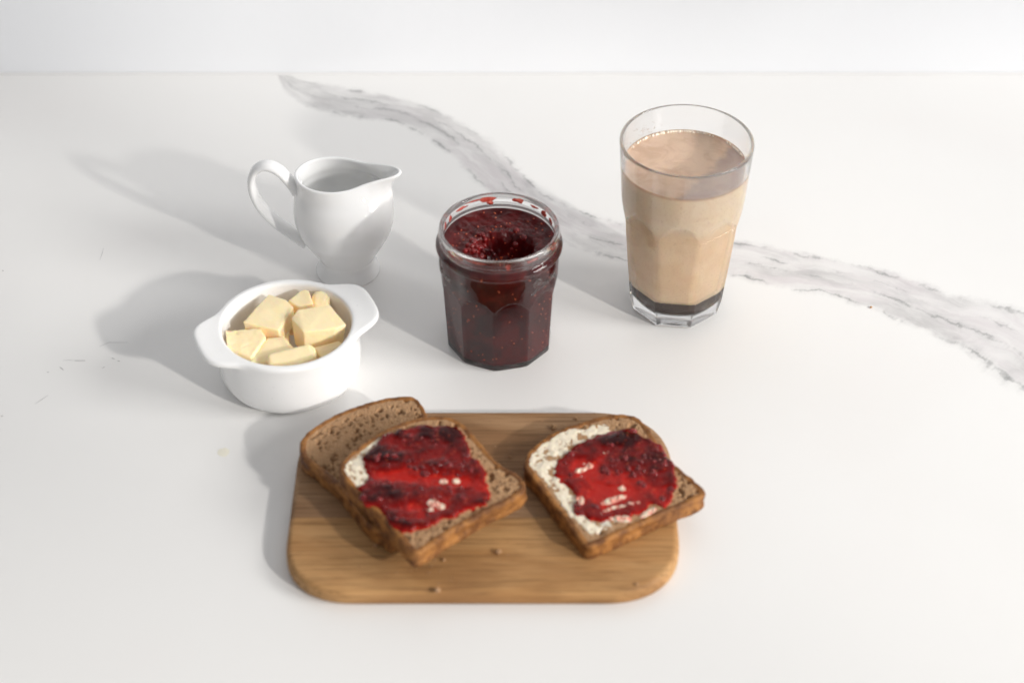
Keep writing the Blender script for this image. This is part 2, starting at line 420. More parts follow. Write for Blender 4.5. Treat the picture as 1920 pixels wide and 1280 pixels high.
# ---------------------------------------------------------------- butter
def mat_butter():
    m = NT('pale_yellow_butter'); c = m.coord()
    col = m.mix(m.noise(160, 4, .6, c), (.995, .785, .485), (.995, .795, .505))
    h = m.math('ADD', m.noise(500, 3, .6, c), m.math('MULTIPLY', m.noise(130, 3, .6, c), 2.))
    return m.set(Base_Color=col, Roughness=.38, Specular_IOR_Level=.4, Subsurface_Weight=.7, Subsurface_Radius=(.0035, .0018, .0006), Subsurface_Scale=1.,
                 Normal=m.bump(h, .14, .0006))
BUT = mat_butter()
def butter(top, h, label, shrink=1.0, shift=(0, 0), rough=.0005, bev=.0009, seed=0, round_=False):
    """top: list of (u, v, z) corners of the cut top face seen in the photo"""
    T = [at(u, v, z+.0018) for u, v, z in top]; c = sum(T, Vector())/len(T); T = [c+(p-c)*1.07 for p in T]
    c = sum(T, Vector())/len(T); bm = bmesh.new()
    base = Vector((c.x, c.y, min(p.z for p in T)-h))
    tv = [bm.verts.new(p-base) for p in T]
    bv = [bm.verts.new(Vector((c.x+(p.x-c.x)*shrink+shift[0], c.y+(p.y-c.y)*shrink+shift[1], base.z))-base) for p in T]
    n = len(T); bm.faces.new(tv); bm.faces.new(bv[::-1])
    for i in range(n): bm.faces.new((tv[i], bv[i], bv[(i+1) % n], tv[(i+1) % n]))
    bmesh.ops.recalc_face_normals(bm, faces=bm.faces)
    bmesh.ops.bevel(bm, geom=list(bm.edges), offset=bev, segments=3 if not round_ else 5, profile=.5, affect='EDGES')
    bmesh.ops.triangulate(bm, faces=bm.faces)
    for _ in range(4):
        es = [e for e in bm.edges if e.calc_length() > .0022]
        if not es: break
        bmesh.ops.subdivide_edges(bm, edges=es, cuts=1)
        bmesh.ops.triangulate(bm, faces=bm.faces)
    bm.normal_update()
    off = Vector((seed*3.1, seed*1.7, 0))
    for v in bm.verts:
        p = v.co
        d = mn.noise(p*90+off)*rough*.7 + mn.noise(p*420+off)*rough*.3
        ck = mn.noise(p*60+off*2)
        if abs(ck) < .02 and rough > .0008: d -= rough*1.1*(1-abs(ck)/.02)
        v.co = p + v.normal*d
    o = from_bm('butter_piece', bm, BUT, loc=base); tag(o, label, 'butter', 'butter chunks in the white dish')
Z = .001
butter([(424,619,38*Z),(487,617,39*Z),(496,632,38*Z),(470,668,35*Z),(428,652,36*Z)], .017, 'crumbly butter chunk at the left lug handle of the dish', .95, (.001, .000), .0012, .0009, 1)
butter([(504,553,43*Z),(535,563,43*Z),(548,576,42*Z),(522,617,41*Z),(459,602,42*Z)], .012, 'large flat butter slab at the back left, casting a shadow on the dish wall', .96, (.001, -.001), .0005, .0007, 2)
butter([(568,543,44*Z),(578,545,44*Z),(586,569,42*Z),(560,574,41*Z),(542,563,42*Z)], .013, 'small butter cube at the back between the flat slab and the curled piece', 1.0, (0, -.001), .0006, .0008, 3)
butter([(583,546,43*Z),(598,540,44*Z),(618,546,43*Z),(618,574,38*Z),(586,576,38*Z)], .014, 'curled rounded butter piece touching the back right wall of the dish', .9, (0, -.001), .0009, .0038, 4, True)
butter([(560,581,47*Z),(617,573,47*Z),(646,608,44*Z),(626,615,44*Z),(570,620,45*Z),(549,597,45*Z)], .019, 'biggest butter block, bright topped, resting highest on the right of the heap', .86, (-.001, -.003), .0005, .0007, 5)
butter([(503,634,36*Z),(530,631,37*Z),(552,655,35*Z),(540,676,34*Z),(470,678,33*Z)], .014, 'flat butter piece at the front, half under the rounded curl', 1.0, (0, 0), .0007, .0008, 6)
butter([(503,661,40*Z),(578,643,41*Z),(590,650,41*Z),(593,666,39*Z),(560,681,38*Z),(504,684,38*Z)], .008, 'long smooth butter curl lying along the front rim of the dish', .9, (0, .001), .0005, .0030, 7, True)
butter([(590,651,35*Z),(634,639,36*Z),(640,645,35*Z),(605,672,33*Z)], .015, 'low butter piece under the biggest block at the right front rim', .95, (0, .001), .0006, .0008, 8)
butter([(499,618,31*Z),(540,614,31*Z),(540,642,29*Z),(500,640,29*Z)], .014, 'deep yellow butter piece sunk in the middle of the heap', 1.0, (0, 0), .0006, .0013, 9)
butter([(548,572,33*Z),(580,575,33*Z),(575,600,30*Z),(540,600,30*Z)], .014, 'shaded butter piece wedged below the small back cube', 1.0, (0, 0), .0006, .0013, 10)

# ---------------------------------------------------------------- faceted glassware
def faceted(rows, a_tab, nf, phase, N=320, soft=.25, arch=None):
    """rows: (z, round radius); the flat facet planes lie at distance a(z) from the axis"""
    ph = np.arange(N)*2*PI/N; st = 2*PI/nf
    d = (ph-phase+st/2) % st-st/2
    out = []
    for z, r in rows:
        a = interp(z, a_tab)+np.zeros(N)
        if arch:                                   # each facet ends in an arch with a bevelled step above it
            z0, hh_, wd_, am = arch
            zc = z0+hh_*(1-(np.abs(d)/(st/2))**2.2)
            a = a+am*np.clip((z-zc)/wd_, 0, 8)
        a = a/np.cos(d)
        k = soft; hh = np.clip(.5+.5*(a-r)/k, 0, 1); m = a*(1-hh)+r*hh-k*hh*(1-hh)
        out.append(np.stack([m*np.cos(ph), m*np.sin(ph), np.full(N, z)], 1))
    return out
def glass_mesh(name, outer_rows, inner_prof, mat, parent, N):
    rows = list(outer_rows); ph = np.arange(N)*2*PI/N
    for z, r in inner_prof: rows.append(np.stack([r*np.cos(ph), r*np.sin(ph), np.full(N, z)], 1))
    V, Fc = rings(len(rows), N, lambda i, j: tuple(rows[i][j]*.001), cap0=True, cap1=True)
    return link_mesh(name, V, Fc, mat, parent)
def lathe(name, prof, mat, parent, N=160, top_fn=None):
    ph = np.arange(N)*2*PI/N
    V, Fc = rings(len(prof), N, lambda i, j: (prof[i][1]*math.cos(ph[j])*.001, prof[i][1]*math.sin(ph[j])*.001, (prof[i][0]+(top_fn(prof[i][1], ph[j], i) if top_fn else 0))*.001), cap0=True, cap1=True)
    return link_mesh(name, V, Fc, mat, parent)
GLASS = mat_glass('clear_tumbler_glass', (1, 1, .998))
GLASS2 = mat_glass('clear_jar_glass', (1, 1, 1))

def build_tumbler():
    b = at(1266, 566)
    root = thing('drinking_glass', (b.x, b.y, 0), 'tall faceted glass of milky coffee with a dark layer at the bottom', 'glass')
    root.scale = (1.03, 1.03, 1.02)
    az = math.atan2(CAM.y-b.y, CAM.x-b.x)
    Rt = smooth_tab([(2.2, 32.2), (14, 35.1), (40, 37.6), (70, 40.2), (80, 40.8), (90, 41.7), (97, 42.3), (105, 42.8), (120, 43.8), (137.5, 44.9)], 12)
    at_ = [(0, 28.9), (2.2, 29.7), (14.5, 32.2), (40, 34.5), (70, 37.0), (80, 37.6), (100, 38.6)]; AR = (80.5, 9.0, 2.0, 1.9)
    Rt = [q for q in Rt if not 80 < q[0] < 96]+[(z, float(np.interp(z, [q[0] for q in Rt], [q[1] for q in Rt]))) for z in np.arange(80, 96, .4)]; Rt.sort(key=lambda q: q[0])
    rows = faceted([(.9, 23)], [(0, 28)], 8, az, N=640, soft=.3) + faceted([(0, 28.0), (.3, 30.2), (1.1, 31.6)], [(0, 27.0), (.3, 28.2), (1.1, 29.2)], 8, az, N=640, soft=.3)
    rows += faceted([tuple(q) for q in Rt], at_, 8, az, N=640, soft=.14, arch=AR)
    N = 640; ph = np.arange(N)*2*PI/N
    for a in (30, 60, 90, 120, 150):
        r = 44.9-1.15*(1-math.cos(R(a))); rows.append(np.stack([r*np.cos(ph), r*np.sin(ph), np.full(N, 137.5+1.6*math.sin(R(a)))], 1))
    inn = smooth_tab([(137.3, 42.6), (120, 41.3), (104, 40.2), (95, 38.9), (84, 37.2), (70, 35.4), (40, 31.9), (18, 28.6), (12, 26.2), (9.2, 21.8), (8.4, 14)], 6)
    rows[-1:] = [rows[-1]]
    ai = [(0, 25.), (18, 27.4), (40, 30.2), (80, 34.2), (100, 36.)]; SI = .6; AI = (79.5, 8, 3.5, 1.6)
    zi = [z for z, r in inn]; inn += [(z, float(np.interp(z, [float(q[0]) for q in inn][::-1], [float(q[1]) for q in inn][::-1]))) for z in np.arange(79, 96, .7)]; inn = sorted([(float(q[0]), float(q[1])) for q in inn], key=lambda q: -q[0])
    inn = [tuple(q) for q in inn]; irows = faceted([q for q in inn if q[0] > 8.6], ai, 8, az, N=640, soft=SI, arch=AI)+faceted([q for q in inn if q[0] <= 8.6], [(0, 60), (9, 60)], 8, az, N=640)
    allr = rows+irows
    V, Fc = rings(len(allr), N, lambda i, j: tuple(allr[i][j]*.001), cap0=True, cap1=True)
    link_mesh('glass_body', V, Fc, GLASS, root)
    def flathe(name, prof, mat):
        rr_ = faceted([q for q in prof], [(z, a+.12) for z, a in ai], 8, az, N=640, soft=SI, arch=AI)
        V, Fc = rings(len(rr_), 640, lambda i, j: tuple(rr_[i][j]*.001), cap0=True, cap1=True)
        return link_mesh(name, V, Fc, mat, root)
    def rin(z): return float(np.interp(z, [q[0] for q in inn][::-1], [q[1] for q in inn][::-1]))
    # coffee
    m = NT('milky_coffee'); c = m.coord(); sp = m.n('SeparateXYZ'); m.l(c, sp.inputs[0]); z = sp.outputs['Z']
    hi = m.maprange(m.math('ADD', z, m.math('MULTIPLY', m.noise(60, 3, .5, c), .012)), .086, .096)
    sw = m.noise(42, 4, .6, c, 1.4)
    lo_ = m.mix(m.maprange(sw, .35, .7), (.89, .69, .48), (.83, .61, .40))
    up_ = m.mix(m.maprange(sw, .4, .7), (.91, .76, .58), (.86, .69, .51))
    col = m.mix(hi, lo_, up_)
    sk = m.maprange(m.noise(850, 3, .6, c), .56, .72)
    col = m.mix(m.math('MULTIPLY', sk, .35), col, (.40, .20, .09))
    # drifting darker swirls on the open surface; grey front-right patch is a painted reflection
    top = m.maprange(z, .1188, .1194)
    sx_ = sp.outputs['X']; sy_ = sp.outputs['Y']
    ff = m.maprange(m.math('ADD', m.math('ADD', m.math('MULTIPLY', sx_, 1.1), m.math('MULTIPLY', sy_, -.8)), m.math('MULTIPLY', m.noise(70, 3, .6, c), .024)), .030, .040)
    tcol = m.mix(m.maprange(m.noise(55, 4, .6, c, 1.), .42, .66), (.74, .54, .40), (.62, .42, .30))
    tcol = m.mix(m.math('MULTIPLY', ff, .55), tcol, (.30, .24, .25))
    tcol = m.mix(m.math('MULTIPLY', m.maprange(m.noise(1300, 2, .6, c), .60, .72), .4), tcol, (.38, .22, .14))
    col = m.mix(m.math('MULTIPLY', m.maprange(z, .1172, .1190), .55), col, (.56, .33, .17))
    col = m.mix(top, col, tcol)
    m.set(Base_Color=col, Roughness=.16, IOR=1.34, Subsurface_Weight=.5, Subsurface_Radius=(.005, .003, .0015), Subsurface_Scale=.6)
    pr = [(22.0, .5), (22.0, 15)] + [(zz, rin(zz)+.12) for zz in list(np.linspace(22, 78, 25))+list(np.arange(79, 96, .7))+list(np.linspace(97, 119.8, 14))] + [(120.3, rin(120)-.1), (119.6, rin(120)-.9), (119.4, rin(120)-2), (119.3, 30), (119.3, 15), (119.3, 1)]
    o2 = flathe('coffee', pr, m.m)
    
    ms = NT('dark_coffee'); c2 = ms.coord()
    ms.set(Base_Color=ms.mix(ms.maprange(ms.noise(700, 2, .6, c2), .5, .75), (.040, .018, .010), (.080, .042, .026)), Roughness=.2, Subsurface_Weight=.0)
    pr = [(8.45, .5), (8.40, 14), (9.1, 22.1), (12, 26.3)] + [(zz, rin(zz)+.12) for zz in np.linspace(12.5, 21.4, 9)] + [(21.9, rin(21.9)+.1), (21.95, 15), (21.95, 1)]
    pr[2] = (9.1, rin(9.1)+.1 if rin(9.1) > 20 else 22.1)
    o3 = flathe('dark_coffee_layer', pr, ms.m); o3['label'] = 'dark brown coffee settled at the bottom'
    # bubbles round the edge of the drink
    mb = NT('coffee_bubble'); mb.set(Base_Color=(.95, .82, .68), Roughness=.08, Coat_Weight=.6, IOR=1.33)
    bm = bmesh.new(); rnd = random.Random(3)
    def bub(a, rr_, s):
        mtx = __import__('mathutils').Matrix.Translation((rr_*math.cos(a)*.001, rr_*math.sin(a)*.001, .1194+s*.0002))
        bmesh.ops.create_icosphere(bm, subdivisions=1 if s < .5 else 2, radius=s*.001, matrix=mtx)
    R0 = rin(119.5)
    for _ in range(105):
        a = R(rnd.gauss(102, 22)); s = rnd.uniform(.35, 1.1); bub(a, R0-s-.1-abs(rnd.gauss(0, .5)), s)
    for _ in range(45):
        a = R(rnd.gauss(28, 9)); s = rnd.uniform(.3, .9); bub(a, R0-s-.1-abs(rnd.gauss(0, .5)), s)
    for _ in range(120):
        a = rnd.uniform(0, 2*PI); s = rnd.uniform(.12, .34); bub(a, R0-s-.05-abs(rnd.gauss(0, .5)), s)
    ob = from_bm('foam_bubbles', bm, mb.m, root); ob['kind'] = 'stuff'
    # tiny droplets and coffee specks stuck inside, above the drink
    bm = bmesh.new()
    for _ in range(60):
        a = R(rnd.gauss(128, 9)); zz = rnd.uniform(121.5, 130); s = rnd.uniform(.1, .3)
        mtx = __import__('mathutils').Matrix.Translation(((rin(zz)-.05)*math.cos(a)*.001, (rin(zz)-.05)*math.sin(a)*.001, zz*.001))
        bmesh.ops.create_icosphere(bm, subdivisions=1, radius=s*.001, matrix=mtx)
    msx = NT('coffee_speck'); msx.set(Base_Color=(.30, .17, .09), Roughness=.3)
    ob = from_bm('coffee_specks', bm, msx.m, root); ob['kind'] = 'stuff'
build_tumbler()

def mat_jam(name='berry_jam', k=.8, sss=.15):
    m = NT(name); c = m.coord()
    n1 = m.noise(55, 5, .62, c, .8); n2 = m.noise(260, 3, .6, c)
    col = m.mix(m.maprange(n1, .36, .64), (.060*k, .003*k, .004*k), (.125*k, .006*k, .006*k))
    col = m.mix(m.math('MULTIPLY', m.maprange(n2, .58, .72), .22), col, (.22*k, .018*k, .012*k))
    h = m.math('ADD', m.math('MULTIPLY', m.noise(190, 4, .6, c, .6), 1.4), m.noise(620, 2, .5, c))
    return m.set(Base_Color=col, Roughness=.07, IOR=1.42, Specular_IOR_Level=.28,
                 Subsurface_Weight=sss, Subsurface_Radius=(.006, .0008, .0006), Subsurface_Scale=.7, Normal=m.bump(h, .22, .0009))
JAM = mat_jam()
LUMP = mat_jam('wet_berry_lump', 1.7, .25)
for k_, v_ in (('Coat Weight', .55), ('Coat Roughness', .03), ('Coat IOR', 1.5), ('Specular IOR Level', .3)): LUMP.node_tree.nodes['Principled BSDF'].inputs[k_].default_value = v_
def mat_seed():
    m = NT('orange_berry_seed'); c = m.coord()
    return m.set(Base_Color=m.mix(m.noise(300, 1, .5, c), (.60, .045, .014), (.72, .16, .04)), Roughness=.3)
SEED = mat_seed()

def build_jar():
    b = at(937, 634)
    root = thing('jam_jar', (b.x, b.y, 0), 'open faceted glass jar of dark red berry jam with a scooped hollow', 'jar')
    root.scale = (1.085, 1.085, 1.078)
    az = math.atan2(CAM.y-b.y, CAM.x-b.x)
    nf = 10; phase = az + R(-5.5) + R(18)
    Rt = [(1.5, 34.7), (20, 35.6), (40, 36.7), (52, 37.4), (57, 37.7), (62, 37.9), (68, 38.1), (73, 38.0), (75.4, 38.1), (76.4, 39.4), (77.6, 40.2), (79, 40.4), (80.4, 40.1), (81.6, 39.1), (82.6, 38.0), (84, 37.6), (85.4, 37.7), (86.2, 38.4), (87.2, 38.7), (88.4, 38.4), (89.5, 38.2), (90.6, 38.1)]
    Rt = smooth_tab(Rt[:3], 6)[:-1]+smooth_tab(Rt[2:8], 12)[:-1]+smooth_tab(Rt[7:], 4)
    a_tab = [(0, 33.0), (50, 35.2), (90, 37)]; AR = (49., 7.5, 1.5, 2.0)
    Rt = [q for q in Rt if not 47.5 < q[0] < 61.5]+[(z, float(np.interp(z, [q[0] for q in Rt], [q[1] for q in Rt]))) for z in np.arange(47.5, 61.5, .4)]; Rt.sort(key=lambda q: q[0])
    N = 640; ph = np.arange(N)*2*PI/N
    rows = faceted([(1.2, 20)], [(0, 28)], nf, phase, N=640, soft=.3)+faceted([(.4, 31.2), (0, 32.3), (.25, 33.5), (.8, 34.3)], [(0, 31.9), (.25, 32.6), (.8, 32.9)], nf, phase, N=640, soft=.2)
    rows += faceted([tuple(q) for q in Rt], a_tab, nf, phase, N=640, soft=.12, arch=AR)
    for a in (30, 60, 90, 120, 150):
        r = 38.1-1.3*(1-math.cos(R(a))); rows.append(np.stack([r*np.cos(ph), r*np.sin(ph), np.full(N, 90.6+1.5*math.sin(R(a)))], 1))
    inn = [tuple(q) for q in smooth_tab([(90.2, 35.5), (86, 35.3), (82, 35.6), (78, 35.9), (74, 35.6), (66, 35.3), (57, 35.3), (48, 34.9), (30, 34.2), (12, 33.2), (5, 32.2), (2.9, 30.0), (2.4, 20)], 5)]
    ai = [(0, 31.3), (48, 33.5), (53, 34.3), (56, 35.2), (59, 37), (61, 42), (63, 60)]
    irows = faceted([q for q in inn if q[0] > 2.7], ai, nf, phase, N=640, soft=1.2)+faceted(inn[-2:], [(0, 60), (9, 60)], nf, phase, N=640)
    allr = rows+irows
    V, Fc = rings(len(allr), N, lambda i, j: tuple(allr[i][j]*.001), cap0=True, cap1=True)
    link_mesh('glass_body', V, Fc, GLASS2, root)
    def rja(z, a):
        d = (a-phase+PI/nf) % (2*PI/nf)-PI/nf; q = interp(z, ai)/math.cos(d); r = rin(z)
        k = 1.2; h = min(max(.5+.5*(q-r)/k, 0), 1); return q*(1-h)+r*h-k*h*(1-h)
    def rin(z): return float(np.interp(z, [q[0] for q in inn][::-1], [q[1] for q in inn][::-1]))
    # jam: side wall as a lathe, top as a height field with a scooped hollow
    pr = [(2.45, .5), (2.42, 19.8)] + [(z, rin(z)) for z in np.linspace(3.4, 80.6, 60)]
    nside = len(pr)
    top = [rin(80.6)-d for d in (.3, .8, 1.4, 2.2)] + list(np.linspace(rin(80.6)-3, .6, 60))
    V = []; NJ = 200; pj = np.arange(NJ)*2*PI/NJ
    for z, r in pr:
        for a in pj:
            q = rja(z, a)+.12 if z > 3 else r
            x, y = q*math.cos(a), q*math.sin(a); V.append((x, y, z))
    for r in top:
        for a in pj:
            x, y = r*math.cos(a), r*math.sin(a)
            e = rin(80.6)-r
            p = Vector((x, y, 0))
            base = 80.4 - 1.6*float(sstep(0, 9, e)) + .9*mn.noise(p*.11+Vector((3, 1, 0)))
            cx, cy = x-3, y+6                                # the spoon's hollow, a little to the right and front
            dd = math.hypot(cx/20.5, cy/17.0) + .16*mn.noise(p*.09+Vector((0, 7, 2))) + .06*mn.noise(p*.35)
            hole = 1-float(sstep(.52, 1.0, dd))
            z = base - 14.5*hole
            dd2 = math.hypot((x-15)/10.5, (y+1)/9.); z -= 3.6*(1-float(sstep(.4, 1, dd2)))*(1-hole*.5)
            dd3 = math.hypot((x+15)/8., (y+4)/7.); z += 2.2*(1-float(sstep(.2, 1, dd3)))*(1-hole)
            lum = mn.noise(p*.28+Vector((9, 9, 0)))*.9 + mn.noise(p*.8)*.45
            rim_l = math.exp(-((dd-.95)/.16)**2)*(1.2 if x < 2 else .4)
            z += (lum+rim_l)*float(sstep(.3, 4, e)) + hole*1.6*mn.noise(p*.42+Vector((5, 0, 1)))
            V.append((x, y, z))
    nr = len(pr)+len(top); Fc = []
    for i in range(nr-1):
        for j in range(NJ):
            k = (j+1) % NJ; Fc.append((i*NJ+j, i*NJ+k, (i+1)*NJ+k, (i+1)*NJ+j))
    V.append((0, 0, 2.44)); Fc += [(len(V)-1, (j+1) % NJ, j) for j in range(NJ)]
    lz = np.mean([V[(nr-1)*NJ+j][2] for j in range(NJ)]); V.append((0, 0, lz)); Fc += [(len(V)-1, (nr-1)*NJ+j, (nr-1)*NJ+(j+1) % NJ) for j in range(NJ)]
    j_ = link_mesh('jam', [(x*.001, y*.001, z*.001) for x, y, z in V], Fc, JAM, root)
    # seeds pressed against the glass and scattered in the hollow
    rnd = random.Random(11); bm = bmesh.new()
    from mathutils import Matrix, Euler
    def seed(p, s, rot):
        mtx = Matrix.Translation(p) @ rot.to_matrix().to_4x4() @ Matrix.Diagonal((s, s*.55, s*.5, 1))
        bmesh.ops.create_icosphere(bm, subdivisions=1, radius=.001, matrix=mtx)
    for _ in range(150):
        z = rnd.choice([rnd.uniform(6, 50), rnd.uniform(6, 50), rnd.uniform(50, 78)]); a = rnd.uniform(0, 2*PI); r = rja(z, a)+.08
        seed(Vector((r*math.cos(a), r*math.sin(a), z))*.001, rnd.uniform(.55, 1.15), Euler((0, rnd.uniform(-.5, 1.6), a+PI/2)))
    tv = [Vector(v) for v in V[nside*NJ:nr*NJ]]
    for _ in range(70):
        p = rnd.choice(tv); 
        if math.hypot(p.x, p.y) > 33: continue
        seed(Vector((p.x, p.y, p.z+.1))*.001, rnd.uniform(.5, 1.0), Euler((rnd.uniform(-.6, .6), rnd.uniform(-.6, .6), rnd.uniform(0, 6))))
    s_ = from_bm('jam_seeds', bm, SEED, root); s_['kind'] = 'stuff'
    # berry lumps at the left of the hollow
    bm = bmesh.new()
    for cx, cy, n in ((-13, -5, 16), (-9, 4, 12), (-17, -9, 9), (-4, -16, 10), (12, 6, 7)):
        for _ in range(n):
            x, y = cx+rnd.gauss(0, 2.9), cy+rnd.gauss(0, 2.7)
            p = min(tv, key=lambda q: (q.x-x)**2+(q.y-y)**2); s = rnd.choice((rnd.uniform(.8, 1.3), rnd.uniform(1.3, 2.3)))
            bmesh.ops.create_icosphere(bm, subdivisions=2, radius=s*.001, matrix=Matrix.Translation(Vector((p.x, p.y, p.z+s*.15))*.001))
    bl = from_bm('berry_lumps', bm, LUMP, root); bl['kind'] = 'stuff'
    # smears of jam left inside the rim
    ms = NT('thin_jam_smear'); c = ms.coord()
    ms.set(Base_Color=ms.mix(ms.maprange(ms.noise(300, 3, .6, c), .4, .65), (.75, .10, .06), (.50, .030, .018)), Roughness=.12, Transmission_Weight=.35, IOR=1.4, Coat_Weight=.5)
    sm = [(103, 88.4, 5.5, 1.8, .5), (100, 85.6, 2.2, 1.6, .7), (70, 88.5, 3.6, 2.0, .5), (50, 87.5, 3.4, 1.0, .3), (134, 87.5, 4.6, 1.0, .25), (152, 86.2, 2.0, 2.3, .5), (165, 86.0, 2.2, 2.8, .3), (36, 87.0, 2.6, 2.4, .4), (22, 86.2, 2.6, 3.0, .4), (8, 85.6, 1.4, 2.6, .4), (222, 87.0, 6., 1.2, .2), (246, 88.3, 7.0, .9, .3), (279, 87.2, 1.6, 2.2, .5), (305, 87.6, 4, 1.1, .25), (336, 87.4, 3., 1.8, .25), (118, 89.0, 6, .7, .2)]
    for q, (deg, z0, wd, hh, tk) in enumerate(sm):
        A0 = R(deg)
        def fn(i, j):
            f = (1, .8, .5, .2)[i]; t = j*2*PI/26; wob = 1+.5*mn.noise(Vector((math.cos(t)*1.2, math.sin(t)*1.2, q*3.7)))
            du = wd*f*wob*math.cos(t); dz = hh*f*wob*math.sin(t)*(1.25 if math.sin(t) < 0 else .8)
            zz = min(z0+dz, 90.0); rr = rin(zz)+.12-tk*(1-f*f); a = A0+du/35.
            return (rr*math.cos(a)*.001, rr*math.sin(a)*.001, zz*.001)
        V2, F2 = rings(4, 26, fn, cap1=True)
        link_mesh('jam_smear', V2, F2, ms.m, root)
    # script lettering cast in relief on the shoulder: the start of the name right of the front, its end at the left
    def stroke(bm, pts, deg0, z0, wdt=.42):
        P = smooth_tab([(p[0], p[1]) for p in pts], 6) if len(pts) > 2 else [np.array(p) for p in pts]
        prev = None
        for i, p in enumerate(P):
            x, z = p; a = R(deg0)+x/38.; zz = z0+z; rr = 38.0
            d = P[min(i+1, len(P)-1)]-P[max(i-1, 0)]; d = d/(np.linalg.norm(d)+1e-9)
            ring = []
            for k in range(6):
                t = k*PI/3; ou = math.cos(t)*wdt; up_ = math.sin(t)*.75
                xx = x+(-d[1])*ou; z2 = zz+d[0]*ou; a2 = R(deg0)+xx/38.; r2 = rr+up_
                ring.append(bm.verts.new((r2*math.cos(a2)*.001, r2*math.sin(a2)*.001, z2*.001)))
            if prev:
                for k in range(6): bm.faces.new((prev[k], prev[(k+1) % 6], ring[(k+1) % 6], ring[k]))
            prev = ring
    B = [[(1.2, 6.6), (.2, 5.4), (.5, 3.9), (1.4, 3.3)], [(3.4, 7.4), (2.9, 4.5), (2.0, 1.2), (.6, -1.6), (-1.4, -2.2), (-2.2, -1.2)], [(1.2, 6.8), (3.6, 8.0), (5.8, 7.6), (6.0, 5.8), (3.4, 4.2)], [(3.4, 4.2), (5.6, 3.6), (6.0, 1.4), (4.0, -.2), (2.2, .6)]]
    o_ = [[(9.0, 3.4), (7.6, 2.8), (7.2, 1.0), (8.4, 0), (9.8, 1.2), (9.6, 3.0), (9.0, 3.4)]]
    n_ = [[(0, 3.3), (.6, 3.0), (.2, 0)], [(.4, 2.0), (1.6, 3.4), (2.4, 2.8), (2.1, .4), (3.0, .2)]]
    e_ = [[(0, 1.5), (1.6, 2.2), (1.6, 3.4), (.5, 3.3), (-.1, 1.2), (.8, 0), (2.2, .6)]]
    a_l = [[(2.0, 3.0), (.8, 3.4), (0, 1.8), (.4, .2), (1.6, .8), (2.2, 3.2)], [(2.2, 3.2), (2.0, .6), (2.8, .1)]]
    M_ = [[(-.5, -.5), (.8, 2.5), (1.6, 7.0), (2.0, 3.0), (2.2, .2)], [(2.2, .2), (3.6, 4.0), (4.6, 7.0), (4.8, 3.0), (5.0, .4), (6.0, .2)]]
    def word(bm, glyphs, deg0, z0):
        for g, dx in glyphs:
            for st in g: stroke(bm, [(p[0]+dx, p[1]) for p in st], deg0, z0)
    bm = bmesh.new(); azd = math.degrees(az)
    word(bm, [(B, 0), (o_, 0), (n_, 11.2), (n_, 15.2), (e_, 19.4)], azd+34, 63.8)
    e1 = from_bm('embossed_lettering', bm, GLASS2, root)
    bm = bmesh.new()
    word(bm, [(M_, -17), (a_l, -10.2), (a_l, -1.6)], azd-62, 63.0)
    for st in n_: stroke(bm, [(p[0]+2.4, p[1]) for p in st], azd-62, 63.0)
    from_bm('embossed_lettering', bm, GLASS2, root)
    # ring of cast dots round the heel
    bm = bmesh.new()
    for k in range(120):
        a = k*2*PI/120; dlt = (a-phase+PI/nf) % (2*PI/nf)-PI/nf; r = 32.9/math.cos(dlt)-.05
        bmesh.ops.create_icosphere(bm, subdivisions=1, radius=.00045, matrix=Matrix.Translation((r*math.cos(a)*.001, r*math.sin(a)*.001, .0011)))
    hd = from_bm('heel_dots', bm, GLASS2, root); hd['kind'] = 'stuff'
build_jar()

# ---------------------------------------------------------------- cutting board
BT = .0115
def mat_wood(name, c1, c2, c3, seed):
    m = NT(name); c = m.coord((1, 1, 1), (seed, seed*.37, 0))
    g = m.n('Mapping'); g.inputs['Scale'].default_value = (1.6, 15, 15); m.l(c, g.inputs[0])
    wv = m.noise(2.3, 5, .62, g.outputs[0], 1.6)
    g2 = m.n('Mapping'); g2.inputs['Scale'].default_value = (9, 260, 260); m.l(c, g2.inputs[0])
    fib = m.noise(2.0, 4, .65, g2.outputs[0], .3)
    g3 = m.n('Mapping'); g3.inputs['Scale'].default_value = (4, 11, 11); m.l(c, g3.inputs[0])
    cl = m.noise(1.6, 3, .5, g3.outputs[0], .8)
    col = m.mix(m.maprange(wv, .34, .66), c1, c2)
    col = m.mix(m.math('MULTIPLY', m.maprange(cl, .50, .72), .75), col, c3)
    col = m.mix(m.math('MULTIPLY', m.maprange(fib, .46, .64), .5), col, tuple(x*.5 for x in c3))
    pore = m.maprange(m.noise(5., 2, .6, g2.outputs[0]), .66, .74)
    col = m.mix(m.math('MULTIPLY', pore, .6), col, tuple(x*.35 for x in c3))
    return m.set(Base_Color=col, Roughness=m.maprange(fib, .3, .7, .48, .62), Specular_IOR_Level=.22,
                 Normal=m.bump(m.math('ADD', fib, m.math('MULTIPLY', wv, .5)), .25, .0004))
